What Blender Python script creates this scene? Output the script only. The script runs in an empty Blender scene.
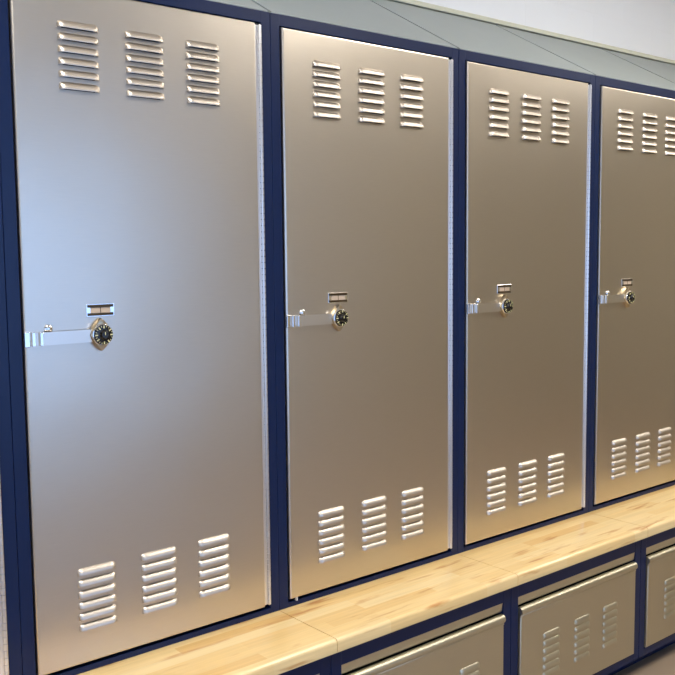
import bpy, bmesh, math, random
from mathutils import Matrix, Vector
random.seed(7)
S = bpy.context.scene
COL = S.collection
ZO = 0.50            # height of the upper locker doors' lower edge above the floor
P = 0.61             # locker pitch

# ------------------------------------------------------------------ materials
def lin(c):
    return tuple(((v/255)/12.92 if v/255 <= .04045 else (((v/255)+.055)/1.055)**2.4) for v in c)+(1,)

def mat(name, rgb, rough=.5, metal=0., spec=.5, coat=0., noise=None, bump=0., scale=40., stretch=(1,1,1)):
    m = bpy.data.materials.new(name); m.use_nodes = True
    nt = m.node_tree; b = nt.nodes['Principled BSDF']
    b.inputs['Base Color'].default_value = lin(rgb)
    b.inputs['Roughness'].default_value = rough
    b.inputs['Metallic'].default_value = metal
    b.inputs['Specular IOR Level'].default_value = spec
    b.inputs['Coat Weight'].default_value = coat
    b.inputs['Coat Roughness'].default_value = .12
    geo = nt.nodes.new('ShaderNodeNewGeometry')
    mp = nt.nodes.new('ShaderNodeMapping'); mp.inputs['Scale'].default_value = stretch
    nt.links.new(geo.outputs['Position'], mp.inputs['Vector'])
    nz = nt.nodes.new('ShaderNodeTexNoise'); nz.inputs['Scale'].default_value = scale
    nz.inputs['Detail'].default_value = 4
    nt.links.new(mp.outputs[0], nz.inputs['Vector'])
    if noise:
        mx = nt.nodes.new('ShaderNodeMix'); mx.data_type = 'RGBA'
        mx.inputs['A'].default_value = lin(rgb); mx.inputs['B'].default_value = lin(noise)
        nt.links.new(nz.outputs['Fac'], mx.inputs['Factor'])
        nt.links.new(mx.outputs['Result'], b.inputs['Base Color'])
    if bump:
        bp = nt.nodes.new('ShaderNodeBump'); bp.inputs['Strength'].default_value = bump
        bp.inputs['Distance'].default_value = .001
        nt.links.new(nz.outputs['Fac'], bp.inputs['Height'])
        nt.links.new(bp.outputs['Normal'], b.inputs['Normal'])
    return m

def steel(name, rgb, rough):
    """brushed stainless sheet: fine horizontal grain, soft unevenness of the roll"""
    m = bpy.data.materials.new(name); m.use_nodes = True
    nt = m.node_tree; N = nt.nodes; L = nt.links; b = N['Principled BSDF']
    b.inputs['Metallic'].default_value = 1
    geo = N.new('ShaderNodeNewGeometry')
    mp = N.new('ShaderNodeMapping'); mp.inputs['Scale'].default_value = (25, 25, 900)
    L.new(geo.outputs['Position'], mp.inputs['Vector'])
    nz = N.new('ShaderNodeTexNoise'); nz.inputs['Scale'].default_value = 1; nz.inputs['Detail'].default_value = 3
    L.new(mp.outputs[0], nz.inputs['Vector'])
    mr = N.new('ShaderNodeMapRange')
    mr.inputs['To Min'].default_value = rough-.05; mr.inputs['To Max'].default_value = rough+.05
    L.new(nz.outputs['Fac'], mr.inputs['Value']); L.new(mr.outputs[0], b.inputs['Roughness'])
    mx = N.new('ShaderNodeMix'); mx.data_type = 'RGBA'
    c = lin(rgb)
    mx.inputs['A'].default_value = tuple(v*.95 for v in c[:3])+(1,)
    mx.inputs['B'].default_value = tuple(v*1.05 for v in c[:3])+(1,)
    L.new(nz.outputs['Fac'], mx.inputs['Factor']); L.new(mx.outputs['Result'], b.inputs['Base Color'])
    # slight waviness of thin sheet
    n2 = N.new('ShaderNodeTexNoise'); n2.inputs['Scale'].default_value = 3.5; n2.inputs['Detail'].default_value = 1
    L.new(geo.outputs['Position'], n2.inputs['Vector'])
    bp = N.new('ShaderNodeBump'); bp.inputs['Strength'].default_value = .25; bp.inputs['Distance'].default_value = .01
    L.new(n2.outputs['Fac'], bp.inputs['Height']); L.new(bp.outputs['Normal'], b.inputs['Normal'])
    return m

def wood():
    m = bpy.data.materials.new('maple_butcher_block'); m.use_nodes = True
    nt = m.node_tree; N = nt.nodes; L = nt.links; b = N['Principled BSDF']
    b.inputs['Roughness'].default_value = .38
    b.inputs['Coat Weight'].default_value = .7; b.inputs['Coat Roughness'].default_value = .1
    geo = N.new('ShaderNodeNewGeometry')
    # staves: rows 34 mm deep, about 0.33 m long, glued up along x
    br = N.new('ShaderNodeTexBrick'); br.offset = .37; br.offset_frequency = 3; br.squash = 1
    br.inputs['Scale'].default_value = 1; br.inputs['Mortar Size'].default_value = 0.0
    br.inputs['Brick Width'].default_value = .33; br.inputs['Row Height'].default_value = .034
    br.inputs['Color1'].default_value = (0, 0, 0, 1); br.inputs['Color2'].default_value = (1, 1, 1, 1)
    br.inputs['Bias'].default_value = 0
    mp0 = N.new('ShaderNodeMapping'); mp0.inputs['Location'].default_value = (4.13, 3.007, 0)
    L.new(geo.outputs['Position'], mp0.inputs['Vector']); L.new(mp0.outputs[0], br.inputs['Vector'])
    cr = N.new('ShaderNodeValToRGB'); e = cr.color_ramp
    e.elements[0].position = 0; e.elements[0].color = lin(WOODC[0])
    e.elements[1].position = 1; e.elements[1].color = lin(WOODC[3])
    a = e.elements.new(.35); a.color = lin(WOODC[1])
    a = e.elements.new(.7); a.color = lin(WOODC[2])
    L.new(br.outputs['Color'], cr.inputs['Fac'])
    # fine grain
    mp = N.new('ShaderNodeMapping'); mp.inputs['Scale'].default_value = (5, 130, 130)
    L.new(geo.outputs['Position'], mp.inputs['Vector'])
    nz = N.new('ShaderNodeTexNoise'); nz.inputs['Scale'].default_value = 1; nz.inputs['Detail'].default_value = 5
    L.new(mp.outputs[0], nz.inputs['Vector'])
    gr = N.new('ShaderNodeMapRange'); gr.inputs['From Min'].default_value = .3; gr.inputs['From Max'].default_value = .7
    gr.inputs['To Min'].default_value = .93; gr.inputs['To Max'].default_value = 1.05
    L.new(nz.outputs['Fac'], gr.inputs['Value'])
    mul = N.new('ShaderNodeVectorMath'); mul.operation = 'SCALE'
    L.new(cr.outputs['Color'], mul.inputs[0]); L.new(gr.outputs[0], mul.inputs['Scale'])
    # brown heartwood streaks
    mp2 = N.new('ShaderNodeMapping'); mp2.inputs['Scale'].default_value = (6, 45, 45); mp2.inputs['Location'].default_value = (1.7, .4, 0)
    L.new(geo.outputs['Position'], mp2.inputs['Vector'])
    n2 = N.new('ShaderNodeTexNoise'); n2.inputs['Scale'].default_value = 1; n2.inputs['Detail'].default_value = 3
    L.new(mp2.outputs[0], n2.inputs['Vector'])
    sr = N.new('ShaderNodeMapRange'); sr.inputs['From Min'].default_value = .60; sr.inputs['From Max'].default_value = .74
    sr.inputs['To Max'].default_value = .85
    L.new(n2.outputs['Fac'], sr.inputs['Value'])
    mx = N.new('ShaderNodeMix'); mx.data_type = 'RGBA'
    L.new(sr.outputs[0], mx.inputs['Factor']); L.new(mul.outputs[0], mx.inputs['A'])
    mx.inputs['B'].default_value = lin(WOODC[4])
    L.new(mx.outputs['Result'], b.inputs['Base Color'])
    return m

def emit(name, rgb, s):
    m = bpy.data.materials.new(name); m.use_nodes = True
    b = m.node_tree.nodes['Principled BSDF']
    b.inputs['Base Color'].default_value = (.8, .8, .8, 1)
    b.inputs['Emission Color'].default_value = lin(rgb); b.inputs['Emission Strength'].default_value = s
    return m

WOODC = [(232, 190, 122), (240, 206, 142), (244, 213, 152), (247, 221, 166), (196, 132, 66)]
M = dict(
    steel=steel('brushed_stainless_steel', (212, 204, 193), .33),
    foot=steel('brushed_stainless_bench_door', (206, 200, 180), .42),
    louver=steel('stamped_stainless_louver', (214, 205, 195), .42),
    blue=mat('navy_blue_powder_coat', (9, 30, 70), .34, spec=.3, bump=.08, scale=900),
    slope=mat('grey_painted_sheet', (158, 167, 167), .42, spec=.4, noise=(150, 159, 160), scale=6),
    strap=mat('bright_zinc_strap', (226, 221, 214), .34, metal=1.),
    chrome=mat('polished_chrome', (235, 235, 238), .12, metal=1.),
    zinc=mat('zinc_plated_steel', (240, 240, 242), .3, metal=1.),
    brass=mat('aged_nickel_lock_plate', (200, 186, 160), .28, metal=1.),
    black=mat('black_dial_enamel', (14, 14, 16), .25),
    dark=mat('dark_bronze_edge', (74, 60, 40), .35, metal=.6),
    card=mat('beige_number_card', (206, 184, 160), .5),
    tick=mat('dial_cream_marks', (222, 214, 160), .5),
    rubber=mat('white_rubber_bumper', (215, 215, 212), .6),
    wood=None,
    wall=None,
    trim=mat('cream_wall_trim', (205, 206, 188), .5),
    tan=mat('tan_wall_paint', (178, 170, 149), .8, noise=(172, 164, 143), scale=3),
    ceil=mat('ceiling_paint', (226, 220, 206), .8),
    floor=mat('warm_vinyl_floor', (158, 140, 122), .4, noise=(146, 130, 112), scale=5),
    frame=mat('window_frame_paint', (225, 225, 222), .5),
    lamp=emit('fluorescent_diffuser', (255, 247, 234), 11.0),
)
M['wood'] = wood()

def wallmat():
    m = bpy.data.materials.new('white_painted_block'); m.use_nodes = True
    nt = m.node_tree; N = nt.nodes; L = nt.links; b = N['Principled BSDF']
    b.inputs['Base Color'].default_value = lin((234, 238, 244)); b.inputs['Roughness'].default_value = .55
    geo = N.new('ShaderNodeNewGeometry')
    sep = N.new('ShaderNodeSeparateXYZ'); cmb = N.new('ShaderNodeCombineXYZ')
    L.new(geo.outputs['Position'], sep.inputs[0]); L.new(sep.outputs['X'], cmb.inputs['X']); L.new(sep.outputs['Z'], cmb.inputs['Y'])
    br = N.new('ShaderNodeTexBrick'); br.inputs['Scale'].default_value = 1
    br.inputs['Brick Width'].default_value = .4; br.inputs['Row Height'].default_value = .2
    br.inputs['Mortar Size'].default_value = .006; br.inputs['Mortar Smooth'].default_value = 1
    L.new(cmb.outputs[0], br.inputs['Vector'])
    bp = N.new('ShaderNodeBump'); bp.inputs['Strength'].default_value = .25; bp.inputs['Distance'].default_value = .002
    bp.invert = True
    L.new(br.outputs['Fac'], bp.inputs['Height']); L.new(bp.outputs['Normal'], b.inputs['Normal'])
    return m
M['wall'] = wallmat()

# ------------------------------------------------------------------ mesh helpers
def link(name, bm, m, parent=None, smooth=False, loc=None):
    me = bpy.data.meshes.new(name)
    bmesh.ops.recalc_face_normals(bm, faces=bm.faces)
    bm.to_mesh(me); bm.free()
    for mm in (m if isinstance(m, (list, tuple)) else [m]): me.materials.append(mm)
    if smooth:
        for p in me.polygons: p.use_smooth = True
        me.set_sharp_from_angle(angle=math.radians(35))
    o = bpy.data.objects.new(name, me); COL.objects.link(o)
    if parent: o.parent = parent
    if loc: o.location = loc
    return o

def box(bm, x0, x1, y0, y1, z0, z1, bev=0., seg=2, mi=0):
    t = bmesh.new()
    bmesh.ops.create_cube(t, size=1)
    for v in t.verts:
        v.co = Vector((x0+(v.co.x+.5)*(x1-x0), y0+(v.co.y+.5)*(y1-y0), z0+(v.co.z+.5)*(z1-z0)))
    if bev:
        bmesh.ops.bevel(t, geom=list(t.edges), offset=bev, segments=seg, profile=.5, affect='EDGES')
    merge(bm, t, mi)

def merge(bm, t, mi=0):
    vm = {}
    for v in t.verts: vm[v] = bm.verts.new(v.co)
    for f in t.faces:
        try:
            nf = bm.faces.new([vm[v] for v in f.verts]); nf.material_index = mi
        except ValueError: pass
    t.free()

def extr(bm, prof, x0, x1, mi=0, caps=True):
    """closed (y,z) outline swept along x"""
    a = [bm.verts.new((x0, y, z)) for y, z in prof]
    b = [bm.verts.new((x1, y, z)) for y, z in prof]
    n = len(prof)
    for i in range(n):
        f = bm.faces.new((a[i], a[(i+1) % n], b[(i+1) % n], b[i])); f.material_index = mi
    if caps:
        bm.faces.new(a).material_index = mi; bm.faces.new(b[::-1]).material_index = mi

def outline(bm, pts, y0, y1, bev=0., mi=0):
    """closed (x,z) outline extruded along y"""
    t = bmesh.new()
    a = [t.verts.new((x, y0, z)) for x, z in pts]; b = [t.verts.new((x, y1, z)) for x, z in pts]
    n = len(pts)
    t.faces.new(a); t.faces.new(b[::-1])
    for i in range(n): t.faces.new((a[i], b[i], b[(i+1) % n], a[(i+1) % n]))
    bmesh.ops.recalc_face_normals(t, faces=t.faces)
    if bev:
        fe = [e for e in t.edges if all(abs(v.co.y-y0) < 1e-7 for v in e.verts)]
        bmesh.ops.bevel(t, geom=fe, offset=bev, segments=2, profile=.5, affect='EDGES')
    merge(bm, t, mi)

def lathe_y(bm, cx, cz, prof, n=32, mi=0):
    """(radius, y) profile turned about the y axis through (cx, cz)"""
    rings = []
    for r, y in prof:
        if r < 1e-6: rings.append([bm.verts.new((cx, y, cz))])
        else: rings.append([bm.verts.new((cx+r*math.cos(2*math.pi*k/n), y, cz+r*math.sin(2*math.pi*k/n))) for k in range(n)])
    for A, B in zip(rings, rings[1:]):
        for k in range(n):
            k2 = (k+1) % n
            if len(A) == 1 and len(B) == 1: continue
            if len(A) == 1: f = bm.faces.new((A[0], B[k], B[k2]))
            elif len(B) == 1: f = bm.faces.new((A[k], B[0], A[k2]))
            else: f = bm.faces.new((A[k], B[k], B[k2], A[k2]))
            f.material_index = mi

def empty(name, loc, label, cat, group=None):
    o = bpy.data.objects.new(name, None); COL.objects.link(o); o.location = loc
    o.empty_display_size = .1
    o['label'] = label; o['category'] = cat
    if group: o['group'] = group
    return o

def copy_tree(o, parent=None):
    c = o.copy(); COL.objects.link(c); c.parent = parent
    for ch in list(o.children): copy_tree(ch, c)
    return c

# ------------------------------------------------------------------ louvers
LH = .0145                     # hood height
ROWS_TOP = [1.2495-i*.02275 for i in range(6)]
ROWS_BOT = [.1895-i*.02275 for i in range(6)]
COLS = [(.1145, .196), (.2535, .337), (.3905, .4705)]

def louver(bm, x0, x1, zc, yf, d=.0085):
    """pressed hood, open along its lower edge: rounded ends, curved section"""
    nx, ns = 22, 7
    r = .011                    # end radius along x
    z_top, z_bot = zc+LH/2, zc-LH/2
    grid = []
    for i in range(nx+1):
        # denser near the ends
        t = .5-.5*math.cos(math.pi*i/nx); x = x0+(x1-x0)*t
        e = min(x-x0, x1-x, r)/r; e = max(0, min(1, e)); k = math.sqrt(max(0, 1-(1-e)**2))
        col = []
        for j in range(ns+1):
            a = (math.pi/2)*j/ns
            y = yf-.0002-d*k*math.sin(a)**.9 if j < ns-1 else yf-.0002-d*k*(1.0 if j == ns-1 else .96)
            z = z_top-(1-k)*.005-((z_top-z_bot)-(1-k)*.005)*(j/ns)**1.2
            col.append(bm.verts.new((x, y, z)))
        # a little lip turned straight down
        grid.append(col)
    for A, B in zip(grid, grid[1:]):
        for j in range(ns): bm.faces.new((A[j], A[j+1], B[j+1], B[j]))
    # underside thickness: inner return lip
    for A, B in zip(grid, grid[1:]):
        a, b = A[ns], B[ns]
        a2 = bm.verts.new((a.co.x, min(yf-.0002, a.co.y+.0012), a.co.z+.0004))
        b2 = bm.verts.new((b.co.x, min(yf-.0002, b.co.y+.0012), b.co.z+.0004))
        bm.faces.new((a, a2, b2, b))

def vent(x0, x1, rows, yf, parent):
    bm = bmesh.new()
    for z in rows: louver(bm, x0, x1, z, yf)
    o = link('louver_vent', bm, M['louver'], parent, smooth=True)
    return o

def sheet_with_slots(bm, x0, x1, z0, z1, y, slots):
    xs = sorted({x0, x1, *[a for s in slots for a in (s[0], s[1])]})
    zs = sorted({z0, z1, *[a for s in slots for a in (s[2], s[3])]})
    V = {}
    def v(i, j):
        if (i, j) not in V: V[(i, j)] = bm.verts.new((xs[i], y, zs[j]))
        return V[(i, j)]
    for i in range(len(xs)-1):
        for j in range(len(zs)-1):
            cx, cz = (xs[i]+xs[i+1])/2, (zs[j]+zs[j+1])/2
            if any(s[0] < cx < s[1] and s[2] < cz < s[3] for s in slots): continue
            bm.faces.new((v(i, j), v(i+1, j), v(i+1, j+1), v(i, j+1)))

def tray(bm, x0, x1, z0, z1, y, slots, r=.0040, depth=.018):
    """folded sheet door: flat face with slots, rounded rim, returns going back"""
    sheet_with_slots(bm, x0+r, x1-r, z0+r, z1-r, y, slots)
    loops = []
    for a in (0, 30, 60, 90):
        s, c = math.sin(math.radians(a)), math.cos(math.radians(a))
        o = r-r*s
        loops.append((x0+o, x1-o, z0+o, z1-o, y+r*(1-c)))
    loops.append((x0, x1, z0, z1, y+depth))
    loops.append((x0+.012, x1-.012, z0+.012, z1-.012, y+depth))
    rings = [[bm.verts.new(p) for p in ((a, Y, c), (b, Y, c), (b, Y, d), (a, Y, d))] for a, b, c, d, Y in loops]
    for A, B in zip(rings, rings[1:]):
        for k in range(4): bm.faces.new((A[k], A[(k+1) % 4], B[(k+1) % 4], B[k]))

def slots_for(cols, rows):
    return [(a+.009, b-.009, z-LH/2, z-LH/2+.009) for a, b in cols for z in rows]

# ------------------------------------------------------------------ upper locker
DH = 1.3175
FY = .006                      # face of the blue frame; the door face is at y = 0
BD = .405                      # depth of the body

def make_locker():
    root = empty('locker', (0, 0, 0), '', 'locker')
    bm = bmesh.new()
    box(bm, .0003, .0263, FY, FY+.022, -.021, 1.346, .0014)
    box(bm, P-.0258, P-.0003, FY, FY+.022, -.021, 1.346, .0014)
    box(bm, .0240, P-.0240, FY+.0003, FY+.022, DH+.003, 1.346, .0012)
    box(bm, .0240, P-.0240, FY+.0003, FY+.022, -.021, -.0085, .0012)
    box(bm, .0006, .002, FY+.02, BD, -.021, 1.346)          # side sheets
    box(bm, P-.002, P-.0006, FY+.02, BD, -.021, 1.346)
    box(bm, .002, P-.002, BD-.0015, BD, -.021, 1.346)       # back
    box(bm, .002, P-.002, FY+.02, BD, -.021, -.0195)        # bottom
    box(bm, .002, P-.002, FY+.02, BD, 1.34, 1.3415)         # top
    box(bm, .0025, .028, .03, .036, 0, DH)                  # door stops closing the gap
    box(bm, P-.03, P-.0025, .03, .036, 0, DH)
    link('frame', bm, M['blue'], root)
    # sloping top
    bm = bmesh.new()
    y0, z0, y1, z1 = FY+.001, 1.3495, BD, 1.5720
    a0, a1 = .0052, P-.0052
    extr(bm, [(y0, z0-.003), (y0, z0-.0005), (y0+.0015, z0+.0003), (y1, z1), (y1, 1.3465), (y0+.003, 1.3465)], a0, a1)
    link('sloping_top', bm, M['slope'], root)
    # door
    bm = bmesh.new()
    tray(bm, .0285, .5665, 0, DH, 0, slots_for(COLS, ROWS_TOP)+slots_for(COLS, ROWS_BOT))
    door = link('door', bm, M['steel'], root)
    for c in COLS:
        vent(c[0], c[1], ROWS_TOP, 0, door)
        vent(c[0], c[1], ROWS_BOT, 0, door)
    # number plate holder
    bm = bmesh.new()
    box(bm, .1525, .2115, -.0016, -.0001, .6955, .7205, .0006)
    npl = link('number_plate', bm, M['chrome'], root)
    # continuous hinge
    bm = bmesh.new()
    box(bm, .5665, .5745, .0035, .0050, .004, DH-.004)
    n = 96; h = (DH-.008)/n
    for i in range(n):
        za = .004+i*h+.0006; zb = .004+(i+1)*h-.0006
        k = 10; r = .0043; cx, cy = .5780, .0012
        for (A, B, R) in ((za, zb, r),):
            pa = [bm.verts.new((cx+R*math.cos(2*math.pi*q/k), cy+R*math.sin(2*math.pi*q/k), A)) for q in range(k)]
            pb = [bm.verts.new((cx+R*math.cos(2*math.pi*q/k), cy+R*math.sin(2*math.pi*q/k), B)) for q in range(k)]
            for q in range(k): bm.faces.new((pa[q], pa[(q+1) % k], pb[(q+1) % k], pb[q]))
            bm.faces.new(pa); bm.faces.new(pb)
    box(bm, .5765, .5795, -.0002, .0028, .003, DH-.003)      # pin
    o = link('hinge', bm, M['zinc'], root, smooth=True)
    o['label'] = 'bright continuous hinge with small knuckles'
    # latch: strap with a joggled hasp at its left end
    bm = bmesh.new()
    zc, hh = .6590, .0125
    prof = [(.030, -.0032), (.038, -.0032), (.040, -.0075), (.047, -.0075), (.049, -.0045), (.053, -.0045), (.056, -.0090), (.063, -.0090), (.158, -.0090), (.166, -.0065), (.176, -.0065)]
    th = .0022
    fr = prof; bk = [(x, y+th) for x, y in prof][::-1]
    t = bmesh.new()
    pts = fr+bk
    A = [t.verts.new((x, y, zc-hh)) for x, y in pts]; B = [t.verts.new((x, y, zc+hh)) for x, y in pts]
    t.faces.new(A); t.faces.new(B[::-1])
    for i in range(len(pts)):
        j = (i+1) % len(pts); t.faces.new((A[i], A[j], B[j], B[i]))
    merge(bm, t)
    latch = link('latch_bar', bm, M['strap'], root)
    bm = bmesh.new()
    box(bm, .0275, .0375, -.0046, -.0001, zc-.0145, zc+.0145, .001)
    box(bm, .0400, .0468, -.0100, -.0001, zc-.0135, zc+.0135, .001)
    box(bm, .0550, .0610, -.0120, -.0001, zc-.0130, zc+.0130, .001)
    link('hasp_bracket', bm, M['chrome'], latch)
    bm = bmesh.new()
    lathe_y(bm, .0745, .6770, [(.0085, -.0001), (.0085, -.0020), (.0065, -.0042), (.003, -.0052), (0, -.0054)], 20)
    link('rivet', bm, M['chrome'], latch, smooth=True)
    # dial lock on its lozenge plate
    cx, cz = .1785, .6600
    bm = bmesh.new()
    pts = []
    for k in range(48):
        a = 2*math.pi*k/48
        w, hgt = .0238, .0322
        s, c = math.sin(a), math.cos(a)
        q = (abs(c)**1.25+abs(s)**1.25)**(-1/1.25)
        pts.append((cx+w*c*q, cz+hgt*s*q))
    outline(bm, pts, -.0130, -.0001, .0025)
    lock = link('combination_lock', bm, M['brass'], root, smooth=True)
    bm = bmesh.new()
    lathe_y(bm, cx, cz, [(.0212, -.0125), (.0217, -.0150), (.0210, -.0165), (.0197, -.0170), (.0197, -.0155), (0, -.0155)], 40)
    link('lock_bezel', bm, M['chrome'], lock, smooth=True)
    bm = bmesh.new()
    prof = [(.0195, -.0157), (.0195, -.0195), (.0187, -.0212), (.0100, -.0222), (.0078, -.0262), (.0066, -.0275), (0, -.0275)]
    lathe_y(bm, cx, cz, prof, 40)
    dial = link('dial', bm, M['black'], lock, smooth=True)
    bm = bmesh.new()
    for k in range(20):
        a = 2*math.pi*k/20
        big = k % 5 == 0 or k % 5 == 2
        t = bmesh.new(); bmesh.ops.create_cube(t, size=1)
        L_, W_ = (.0054, .0026) if big else (.0028, .0009)
        for v in t.verts:
            v.co = Vector((.0184-L_/2+v.co.x*L_, v.co.y*.0010-.0217, v.co.z*W_))
            x, z = v.co.x, v.co.z
            v.co.x = cx+x*math.cos(a)-z*math.sin(a); v.co.z = cz+x*math.sin(a)+z*math.cos(a)
        merge(bm, t)
    box(bm, cx-.0008, cx+.0008, -.0280, -.0272, cz-.0002, cz+.0060)
    link('dial_numerals', bm, M['tick'], lock)
    # curled dark upper and lower edges and the card of the number plate
    bm = bmesh.new()
    box(bm, .1550, .2085, -.0040, -.0014, .7135, .7188, .0007)
    box(bm, .1550, .2085, -.0040, -.0014, .6972, .7025, .0007)
    box(bm, .1812, .1826, -.0024, -.0014, .7020, .7140)
    link('plate_rim', bm, M['dark'], npl)
    bm = bmesh.new()
    box(bm, .1610, .2030, -.0021, -.0015, .7022, .7138)
    link('number_card', bm, M['card'], npl)
    return root

# ------------------------------------------------------------------ bench locker below
BY = -.184                     # face of its blue frame
FC = [(.1290, .2025), (.2705, .3425), (.4080, .4800)]
FR = [-.2285-i*.0222 for i in range(6)]

def make_bench_locker():
    root = empty('bench_locker', (0, 0, 0), '', 'locker')
    bm = bmesh.new()
    box(bm, .0006, .0305, BY, BY+.03, -.44, -.0535, .0014)
    box(bm, P-.0305, P-.0006, BY, BY+.03, -.44, -.0535, .0014)
    box(bm, .0290, P-.0290, BY+.0003, BY+.03, -.097, -.0535, .0012)
    box(bm, .0290, P-.0290, BY+.0003, BY+.03, -.44, -.4165, .0012)
    box(bm, .0006, .002, BY+.03, BD, -.44, -.0535)
    box(bm, P-.002, P-.0006, BY+.03, BD, -.44, -.0535)
    box(bm, .002, P-.002, BD-.0015, BD, -.44, -.0535)
    box(bm, .002, P-.002, BY+.03, BD-.0015, -.44, -.4385)
    box(bm, .002, P-.002, BY+.03, BD-.0015, -.055, -.0535)
    box(bm, .0006, P-.0006, BY+.06, BD, -.50, -.4402)       # recessed plinth
    link('frame', bm, M['blue'], root)
    bm = bmesh.new()
    # fixed header strip, leaning slightly inwards
    extr(bm, [(BY+.0015, -.0975), (BY+.004, -.1185), (BY+.007, -.1225), (BY+.030, -.1300), (BY+.032, -.0975)], .0312, P-.0312)
    link('header_strip', bm, M['foot'], root)
    bm = bmesh.new()
    yf = BY-.006
    x0, x1 = .0335, P-.0335
    tray(bm, x0, x1, -.4135, -.1460, yf, slots_for(FC, FR), depth=.018)
    # rolled finger pull along the upper edge
    prof = []
    for k in range(15):
        a = math.radians(-62+k*13.7)
        prof.append((yf+.0060-.0115*math.cos(a), -.1370+.0115*math.sin(a)))
    prof = [(yf+.018, -.1455), (yf+.0005, -.1530)]+prof+[(yf+.020, -.134)]
    extr(bm, prof, x0, x1)
    door = link('door', bm, M['foot'], root, smooth=True)
    for c in FC:
        b2 = bmesh.new()
        for z in FR: louver(b2, c[0], c[1], z, yf, .0055)
        link('louver_vent', b2, M['foot'], door, smooth=True)
    return root

def make_bench():
    bm = bmesh.new()
    # board with a rounded nose
    y0, y1, zt, zb = -.2065, BD, -.0212, -.0533
    prof = []
    for k in range(7):
        a = math.radians(90*k/6); r = .009
        prof.append((y0+r-r*math.sin(a), zt-r+r*math.cos(a)))
    for k in range(5):
        a = math.radians(90*k/4); r = .004
        prof.append((y0+r-r*math.cos(a), zb+r-r*math.sin(a)))
    prof += [(y1, zb), (y1, zt)]
    extr(bm, prof, .0010, P-.0010)
    return link('wooden_bench', bm, M['wood'], smooth=True)

BAYS = [-2, -1, 0, 1, 2, 3]
LL = {
 -2: 'stainless steel locker farthest left, only its blue post and hinge edge in view',
 -1: 'wide near stainless steel locker with bluish sheen, left of the middle locker',
  0: 'tall stainless steel locker in the middle, right of the wide bluish one',
  1: 'narrow-looking tan stainless steel locker with full dial lock, right of the middle one',
  2: 'stainless steel locker at right whose door is cut by the picture edge',
  3: 'farthest steel locker in the row, beyond the right-hand one',
}
LB = {
 -2: 'bench locker under the nearest, leftmost length of wooden bench',
 -1: 'bench locker below the wide near locker, only its upper right corner in view',
  0: 'steel-fronted bench locker under the middle locker, showing rolled lip and first louvers',
  1: 'steel-fronted bench locker at lower right showing three columns of louvers',
  2: 'bench locker at the far right, right of the one with three louver columns',
  3: 'farthest bench locker in the row under the farthest locker',
}
LT = {
 -2: 'nearest length of maple bench top at the lower left corner',
 -1: 'maple bench top length in front of the wide near bluish locker',
  0: 'maple bench top length in front of the middle locker, between two fine joints',
  1: 'maple bench top length in front of the narrow tan locker right of the middle',
  2: 'maple bench top length at right, before the locker cut by the picture edge',
  3: 'farthest length of maple bench top at the far end of the row',
}
proto, protob, protot = make_locker(), make_bench_locker(), make_bench()
for n, k in enumerate(BAYS):
    a = proto if n == 0 else copy_tree(proto)
    b = protob if n == 0 else copy_tree(protob)
    t = protot if n == 0 else copy_tree(protot)
    for o, lab, cat, g in ((a, LL[k], 'locker', 'tall steel lockers in the row'),
                           (b, LB[k], 'locker', 'steel bench lockers under the bench'),
                           (t, LT[k], 'bench', 'wooden bench top lengths')):
        o.location = (k*P, 0, ZO)
        o['label'] = lab; o['category'] = cat; o['group'] = g
    if k == 0:
        bm = bmesh.new()
        box(bm, .0470, .0510, .0012, .0080, -.0085, .0005, .0005)
        o = link('bumper', bm, M['rubber'], a); o['label'] = 'tiny white rubber bumper'

# ------------------------------------------------------------------ room shell
def struct(name, bm, m):
    o = link(name, bm, m); o['kind'] = 'structure'; return o
X0, X1, Y0, Y1, H = -3.0, 5.2, -3.3, .425, 2.75
LW = (-2.9, -1.5, .35, 2.0)     # window in the left wall (y range, z range)
bm = bmesh.new(); box(bm, X0-.1, X1+.1, Y0-.1, Y1+.1, -.1, 0); struct('floor', bm, M['floor'])
bm = bmesh.new(); box(bm, X0-.1, X1+.1, Y0-.1, Y1+.1, H, H+.1); struct('ceiling', bm, M['ceil'])
bm = bmesh.new(); box(bm, X0, X1, Y1, Y1+.1, 0, H); struct('wall_back', bm, M['wall'])
bm = bmesh.new(); box(bm, X1, X1+.1, Y0, Y1, 0, H); struct('wall_right', bm, M['tan'])
bm = bmesh.new()
box(bm, X0-.1, X0, Y0, LW[0], 0, H); box(bm, X0-.1, X0, LW[1], Y1, 0, H)
box(bm, X0-.1, X0, LW[0], LW[1], 0, LW[2]); box(bm, X0-.1, X0, LW[0], LW[1], LW[3], H)
struct('wall_left', bm, M['ceil'])
WINS = [(-2.6, -1.1, .35, 2.0), (-.75, 1.45, .35, 2.0)]
bm = bmesh.new()
xs = [X0]+[v for w in WINS for v in (w[0], w[1])]+[X1]
for i in range(0, len(xs), 2): box(bm, xs[i], xs[i+1], Y0-.1, Y0, 0, H)
for w in WINS:
    box(bm, w[0], w[1], Y0-.1, Y0, 0, w[2]); box(bm, w[0], w[1], Y0-.1, Y0, w[3], H)
struct('wall_front', bm, M['tan'])
gl = bpy.data.materials.new('window_glass'); gl.use_nodes = True
nt = gl.node_tree; nt.nodes.clear()
o_ = nt.nodes.new('ShaderNodeOutputMaterial'); tr = nt.nodes.new('ShaderNodeBsdfTransparent'); gs = nt.nodes.new('ShaderNodeBsdfGlossy')
gs.inputs['Roughness'].default_value = .02; ms = nt.nodes.new('ShaderNodeMixShader'); ms.inputs[0].default_value = .06
nt.links.new(tr.outputs[0], ms.inputs[1]); nt.links.new(gs.outputs[0], ms.inputs[2]); nt.links.new(ms.outputs[0], o_.inputs[0])
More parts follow.
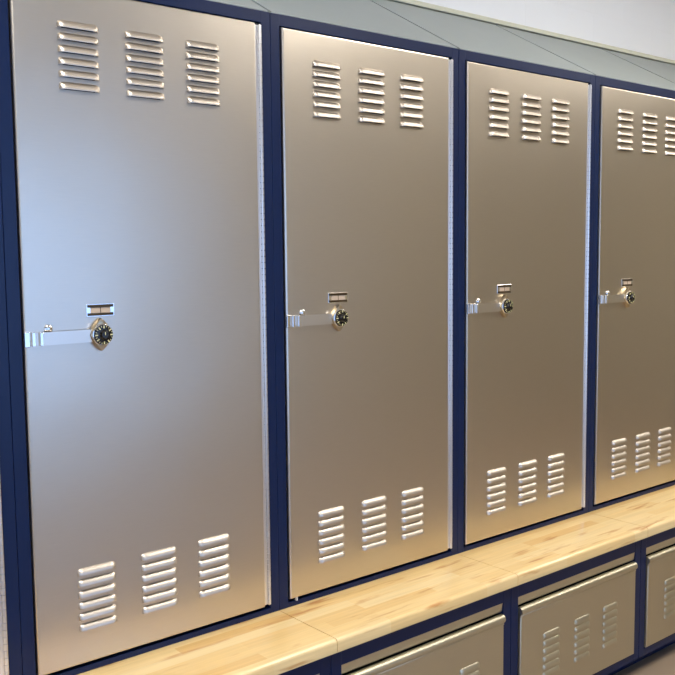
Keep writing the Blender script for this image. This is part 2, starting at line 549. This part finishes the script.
for i, w in enumerate(WINS):
    bm = bmesh.new(); f = .045
    box(bm, w[0], w[1], Y0-.08, Y0-.02, w[2], w[2]+f); box(bm, w[0], w[1], Y0-.08, Y0-.02, w[3]-f, w[3])
    box(bm, w[0], w[0]+f, Y0-.08, Y0-.02, w[2]+f, w[3]-f); box(bm, w[1]-f, w[1], Y0-.08, Y0-.02, w[2]+f, w[3]-f)
    wf = struct('window_%d' % (i+1), bm, M['frame'])
    bm = bmesh.new(); box(bm, w[0]+f, w[1]-f, Y0-.053, Y0-.047, w[2]+f, w[3]-f)
    link('pane', bm, gl, wf)
bm = bmesh.new(); f = .045; a, b, c, d = LW
box(bm, X0-.08, X0-.02, a, b, c, c+f); box(bm, X0-.08, X0-.02, a, b, d-f, d)
box(bm, X0-.08, X0-.02, a, a+f, c+f, d-f); box(bm, X0-.08, X0-.02, b-f, b, c+f, d-f)
wf = struct('window_3', bm, M['frame'])
bm = bmesh.new(); box(bm, X0-.053, X0-.047, a+f, b-f, c+f, d-f); link('pane', bm, gl, wf)
# cream trim on the wall along the ridge of the sloping tops
bm = bmesh.new()
box(bm, X0+.02, X1-.02, Y1-.018, Y1-.0002, ZO+1.5775, ZO+1.5935, .003)
struct('trim_1', bm, M['trim'])
# ceiling lamps
def lamp(x, y, lab, lx=.6, ly=1.2):
    r = empty('ceiling_light', (x, y, H), lab, 'light', 'ceiling lights')
    bm = bmesh.new(); f = .03
    for q in ((-lx/2, lx/2, -ly/2, -ly/2+f), (-lx/2, lx/2, ly/2-f, ly/2), (-lx/2, -lx/2+f, -ly/2+f, ly/2-f), (lx/2-f, lx/2, -ly/2+f, ly/2-f)):
        box(bm, *q, -.06, -.0005)
    link('housing', bm, M['frame'], r)
    bm = bmesh.new(); box(bm, -lx/2+f, lx/2-f, -ly/2+f, ly/2-f, -.05, -.04); link('diffuser', bm, M['lamp'], r)
lamp(-.9, -1.25, 'ceiling light above the near left end of the room')
lamp(1.4, -1.25, 'ceiling light above the middle of the lockers')
lamp(3.6, -1.25, 'ceiling light towards the right end of the room')

# ------------------------------------------------------------------ daylight outside the windows
W = bpy.data.worlds.new('World'); S.world = W; W.use_nodes = True
bg = W.node_tree.nodes['Background']; bg.inputs[0].default_value = lin((160, 196, 250)); bg.inputs[1].default_value = 1.45

# ------------------------------------------------------------------ camera
f, cx, cy, cz, yaw, pit, rol = 917.366, -1.22289, -1.69116, .81943, .692598, .0941315, -.00977
r = Vector((math.cos(yaw), -math.sin(yaw), 0)); fw = Vector((math.sin(yaw), math.cos(yaw), 0)); u = Vector((0, 0, 1))
fw2 = fw*math.cos(pit)-u*math.sin(pit); u2 = u*math.cos(pit)+fw*math.sin(pit)
r3 = r*math.cos(rol)+u2*math.sin(rol); u3 = u2*math.cos(rol)-r*math.sin(rol)
cam = bpy.data.cameras.new('camera'); co = bpy.data.objects.new('camera', cam); COL.objects.link(co)
cam.sensor_width = 36; cam.lens = 36*f/675; cam.clip_start = .05
m = Matrix((r3, u3, -fw2)).transposed().to_4x4(); m.translation = Vector((cx, cy, cz+ZO))
co.matrix_world = m
S.camera = co
S.view_settings.view_transform = 'Standard'; S.view_settings.look = 'None'
S.view_settings.gamma = 1; S.view_settings.use_curve_mapping = False
S.view_settings.exposure = 0.88
